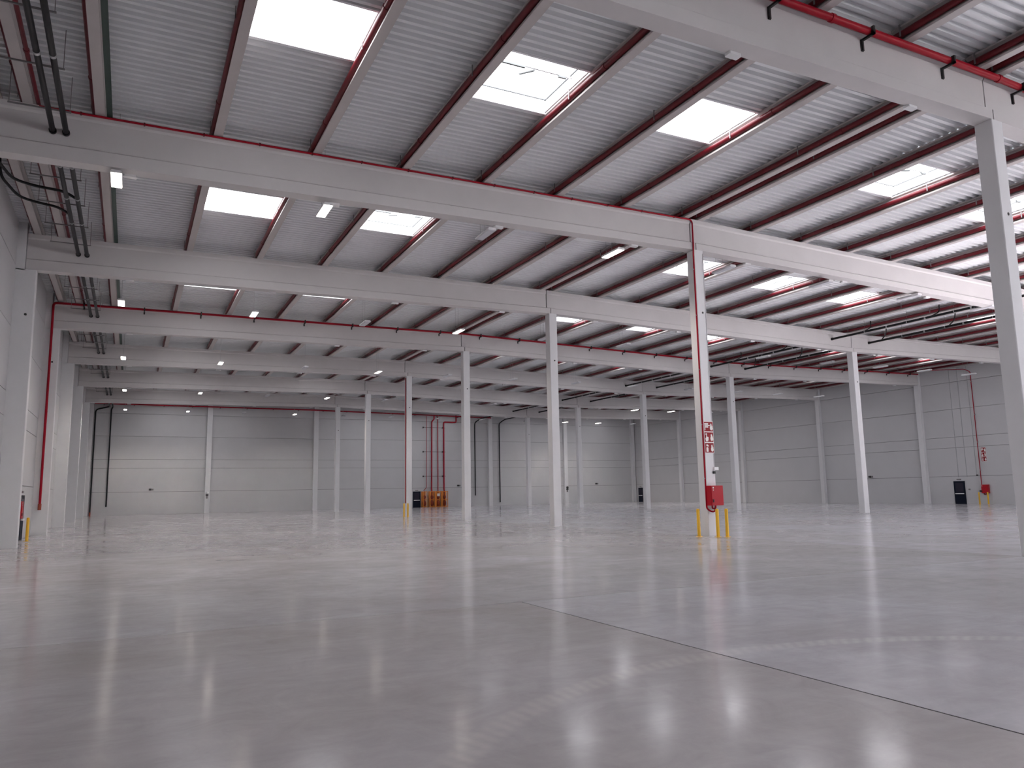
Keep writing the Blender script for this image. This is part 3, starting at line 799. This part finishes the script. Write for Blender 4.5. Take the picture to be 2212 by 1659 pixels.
# small wall devices
def camera_box(x, y, z, label, rz=0):
    root = thing('wall_detector', (0, 0, 0), label, 'detector')
    MB().bevbox(-0.22, 0.02, -0.16, 0.004, -0.10, 0.10, 0.02).build('body', 'black_steel', root)
    MB().bevbox(0.06, 0.24, -0.12, 0.004, -0.09, 0.09, 0.02).build('bracket', 'hanger_steel', root)
    root.location = (x, y, z); root.rotation_euler = (0, 0, rz)
for x, lab in ((-18.1, 'small dark detector on the far wall nearest the left corner'), (19.0, 'small dark detector on the far wall beside the valve station'), (40.8, 'small dark detector on the far wall nearest the right corner')): camera_box(x, YF, 2.75, lab)
camera_box(XR, 42.1, 2.68, 'small dark detector on the right wall behind the columns', -math.pi / 2)
for x, col_, lab in ((-12.3, 'white_paint', 'white lamp over black siren on the left end wall column'), (35.55, 'black_steel', 'black siren on the right end wall column')):
    root = thing('column_beacon', (x, 82.62, 1.6), lab, 'beacon')
    MB().lathe((x, 82.5, 2.28), [(0.05, -0.14), (0.15, -0.08), (0.17, 0.0), (0.13, 0.12), (0.02, 0.16)], 12).build('dome', col_, root)
    MB().bevbox(x - 0.14, x + 0.14, 82.44, 82.623, 1.95, 2.13, 0.02).build('siren', 'black_steel', root)
    MB().bevbox(x - 0.09, x + 0.09, 82.5, 82.623, 1.65, 1.93, 0.02).build('box', 'hanger_steel', root)
for y, z, lab in ((28.6, 2.55, 'small dark siren on the left wall above the cabinet'), (28.7, 1.98, 'small dark call point on the left wall above the cabinet')):
    tag(MB().bevbox(XL - 0.004, XL + 0.10, y - 0.08, y + 0.08, z - 0.07, z + 0.07, 0.02).build('wall_device', 'black_steel', None, (XL, y, z)), lab, 'wall device')
for y in FR:
    if y in (24, 36):
        tag(MB().tube([(-24.35, y - 0.25, 9.2), (-24.35, y - 0.235, 9.2)], 0.05, 10).build('column_socket', 'black_steel', None, (-24.35, y - 0.24, 9.2)), 'small dark socket in a left wall column', 'socket', 'sockets in the left columns')

# ------------------------------------------------------------------ sprinkler valve station at the far wall
vy = YF - 0.55
def valve_unit(x0, x1, riser_pts, r, label):
    cx = (x0 + x1) / 2
    root = thing('valve_unit', (cx, vy, 0), label, 'valve', 'valve units at the far wall')
    m = MB()
    for x in (x0, x1 - 0.07):
        for y in (vy - 0.35, vy + 0.28): m.box(x, x + 0.07, y, y + 0.07, 0, 2.05)
    for z in (0.05, 0.95, 1.98):
        m.box(x0, x1, vy - 0.35, vy - 0.28, z, z + 0.07).box(x0, x1, vy + 0.28, vy + 0.35, z, z + 0.07)
    m.build('guard_frame', 'orange_paint', root)
    MB().box(x0 + 0.07, x1 - 0.07, vy + 0.20, vy + 0.24, 0.1, 2.0).build('back_sheet', 'orange_paint', root)
    b = MB().lathe((cx, vy, 0), [(0.14, 0.0), (0.14, 0.25), (0.24, 0.30), (0.26, 0.55), (0.20, 0.78), (0.13, 0.84), (0.13, 1.15), (0.2, 1.2), (0.2, 1.42), (0.12, 1.5), (r, 1.55), (r, 2.1)], 16).build('valve_body', 'valve_red', root)
    MB().tube([(cx + 0.14 * math.cos(k * math.pi / 8), vy - 0.27, 1.3 + 0.14 * math.sin(k * math.pi / 8)) for k in range(17)], 0.018, 6, False).build('hand_wheel', 'valve_red', b)
    MB().tube(rounded(riser_pts, 0.18), r, 12).build('riser', 'red_pipe', root)
    return root
yr = YF - 0.33
valve_unit(13.66, 14.24, [(13.95, vy, 2.0), (13.95, yr, 2.2), (14.33, yr, 2.5), (14.33, yr, 11.9)], 0.035, 'orange framed valve unit with thin red riser beside the dark door')
valve_unit(14.62, 15.38, [(15.0, vy, 2.0), (15.05, yr, 2.3), (15.1, yr, 11.2), (15.42, yr, 11.5), (15.42, yr, 12.1)], 0.085, 'orange framed valve unit whose thick riser kinks below the main')
v3 = valve_unit(15.48, 16.24, [(15.86, vy, 2.0), (15.93, yr, 2.3), (15.93, yr, 12.1)], 0.06, 'orange framed valve unit with a white notice and straight riser')
MB().box(15.6, 15.95, vy - 0.38, vy - 0.355, 1.4, 1.75).build('notice', 'white_print', v3)
valve_unit(16.34, 17.12, [(16.75, vy, 2.0), (16.78, yr, 2.3), (16.78, yr, 11.16), (18.55, yr, 11.16), (18.55, yr, 12.1)], 0.09, 'orange framed valve unit whose riser steps to the right')
for z in (4.0, 7.2, 10.4):
    root = thing('riser_bracket', (15.4, YF, z), 'dark rail holding the red risers to the far wall', 'bracket', 'rails behind the risers')
    MB().box(13.85, 17.05, YF - 0.24, YF - 0.19, z - 0.03, z + 0.03).build('rail', 'hanger_steel', root)
    for x in (13.9, 16.6): MB().box(x, x + 0.12, YF - 0.26, YF + 0.003, z - 0.08, z + 0.08).build('foot', 'black_steel', root)
